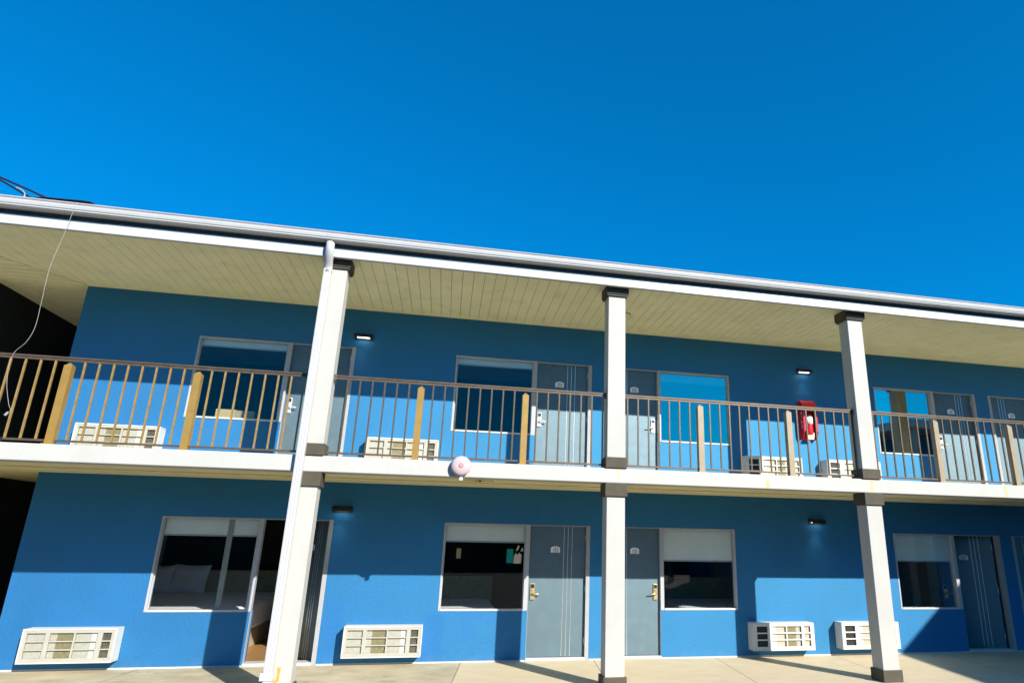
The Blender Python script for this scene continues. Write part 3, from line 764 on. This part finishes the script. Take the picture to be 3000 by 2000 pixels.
# ------------------------------------------------------------------ ground
mb = MB(); sk = .11; Yw = -2.75
xs = [-20, -4.5, .045, 2.195, 4.335, 6.585, 8.8, 11.0, 13.2, 20]
for a, b in zip(xs, xs[1:]):
    g_ = .004; stained = 1 if b < .2 else 0
    P4 = [(a + g_, -.0), (b - g_, -.0), (b - g_ + sk * Yw, Yw), (a + g_ + sk * Yw, Yw)]
    mb.quad([(x, y, 0) for x, y in P4], stained)
    mb.quad([(P4[2][0], Yw, 0), (P4[3][0], Yw, 0), (P4[3][0], Yw, -.16), (P4[2][0], Yw, -.16)], stained)
mb.quad([(-20, 0, -.012), (20, 0, -.012), (20, Yw + .002, -.012), (-20, Yw + .002, -.012)], 2)
mb.quad([(-7.75, 0, 0), (XL, 0, 0), (XL, 6, 0), (-7.75, 6, 0)], 1)
tag(mb.build('walkway', ['conc', 'concstain', 'joint']), kind='structure')
mb = MB(); mb.quad([(-300, -300, -.15), (300, -300, -.15), (300, 300, -.15), (-300, 300, -.15)])
tag(mb.build('parking_lot', 'lot'), kind='structure')

# ------------------------------------------------------------------ unseen buildings added outside the frame for their shade and window reflections
e0 = Vector((13.82, -6.0, 0)); dr = Vector((-.19, -1, 0)).normalized(); nr = Vector((-dr.y, dr.x, 0))   # nr points away from the courtyard
if nr.x < 0: nr = -nr
wing = empty('unseen_shade_wing', e0, 'added unseen two-storey side wing that casts the shadow at the right', 'building')  # unseen, added and angled to cast the right-hand shadow
wing.rotation_euler = (0, 0, math.atan2(dr.y, dr.x))
sgn = 1 if Vector((-dr.y, dr.x, 0)).dot(nr) > 0 else -1
def wy(v): return v * sgn
def wbox(x0, x1, a, b, z0, z1, name, m):
    y0, y1 = sorted((wy(a), wy(b))); return MB().box(x0, x1, y0, y1, z0, z1).build(name, m, wing)
wbox(.6, 16, 1.6, 8, -.15, 5.5, 'wall', 'wall')
wbox(0, 16.5, 0, 8.5, 5.5, 5.77, 'roof', 'white')
wbox(.1, 16, .25, 1.598, 2.68, 2.89, 'balcony_slab', 'slab')
for k in range(5):
    wbox(.2 + 3.9 * k, .45 + 3.9 * k, .3, .55, -.15, 2.678, 'column', 'column'); wbox(.2 + 3.9 * k, .45 + 3.9 * k, .3, .55, 2.892, 5.498, 'column', 'column')
for k in range(3):
    for z in (0, 2.89): wbox(1.5 + 4.6 * k, 2.4 + 4.6 * k, 1.56, 1.598, z, z + 2.1, 'door', 'door')
M['brick'] = mat('dark_brick_added_block', (.10, .075, .06), .8, var=.2, vscale=3)
far = empty('unseen_reflected_block', (0, -38, 0), 'added unseen low brick block that darkens the window reflections', 'building')  # unseen, added so the ground-floor panes reflect something dark
MB().box(-45, 45, -8, 0, -.15, 5.0).build('wall', 'brick', far)
MB().box(-45.3, 45.3, -8.3, .3, 5.0, 5.25).build('roof', 'shingle', far)
for k in range(-8, 9): MB().box(k * 5 - 1.2, k * 5 + 1.2, .0, .05, .9, 2.6).build('window', 'black', far)

# ------------------------------------------------------------------ camera
f_px, W_ = 1858.068, 3000.
a, b, c = .29227747, -.21210484, .01946443
fw = Vector((-math.sin(b) * math.cos(a), math.cos(b) * math.cos(a), math.sin(a)))
r = Vector((math.cos(b), math.sin(b), 0)); u = r.cross(fw)
r2 = r * math.cos(c) + u * math.sin(c); u2 = -r * math.sin(c) + u * math.cos(c)
cam = bpy.data.cameras.new('camera'); co = bpy.data.objects.new('camera', cam); COL.objects.link(co)
m4 = Matrix((( r2.x, u2.x, -fw.x, -.38628849), (r2.y, u2.y, -fw.y, -11.18494673), (r2.z, u2.z, -fw.z, 1.90041797), (0, 0, 0, 1)))
co.matrix_world = m4
cam.sensor_fit = 'HORIZONTAL'; cam.sensor_width = 36; cam.lens = f_px / W_ * 36
cam.shift_x = -(1726.463 - 1500) / W_; cam.shift_y = (1019.352 - 1000) / W_
cam.clip_start = .1; cam.clip_end = 2000
sc.camera = co

# ------------------------------------------------------------------ light
sd = Vector((.585, -1, .637)).normalized()
sun = bpy.data.lights.new('sun', 'SUN'); sun.energy = 4.9; sun.angle = R(.5); sun.color = (1, .955, .87)
so = bpy.data.objects.new('sun', sun); COL.objects.link(so); so.rotation_euler = (-sd).to_track_quat('-Z', 'Y').to_euler()
SKYTINT = (.003, .70, 1.22, 1)
wd = bpy.data.worlds.new('World'); sc.world = wd; wd.use_nodes = True
nt = wd.node_tree; bg = nt.nodes['Background']
sky = N(nt, 'ShaderNodeTexSky', sky_type='NISHITA'); sky.sun_disc = False
sky.sun_elevation = math.asin(sd.z); sky.sun_rotation = math.atan2(sd.x, sd.y)
sky.air_density = 1.0; sky.dust_density = 0.; sky.ozone_density = 4.0; sky.altitude = 300
gm = N(nt, 'ShaderNodeGamma'); gm.inputs['Gamma'].default_value = .75
tn = N(nt, 'ShaderNodeMix', data_type='RGBA', blend_type='MULTIPLY'); tn.inputs[0].default_value = 1.; tn.clamp_result = False
tn.inputs[7].default_value = SKYTINT
L(nt, sky.outputs[0], gm.inputs['Color']); L(nt, gm.outputs[0], tn.inputs[6]); L(nt, tn.outputs[2], bg.inputs[0]); bg.inputs[1].default_value = .13
sc.view_settings.view_transform = 'Standard'; sc.view_settings.look = 'None'; sc.view_settings.gamma = 1; sc.view_settings.exposure = .72
sc.cycles.max_bounces = 8; sc.cycles.transparent_max_bounces = 12
sc.cycles.use_denoising = True
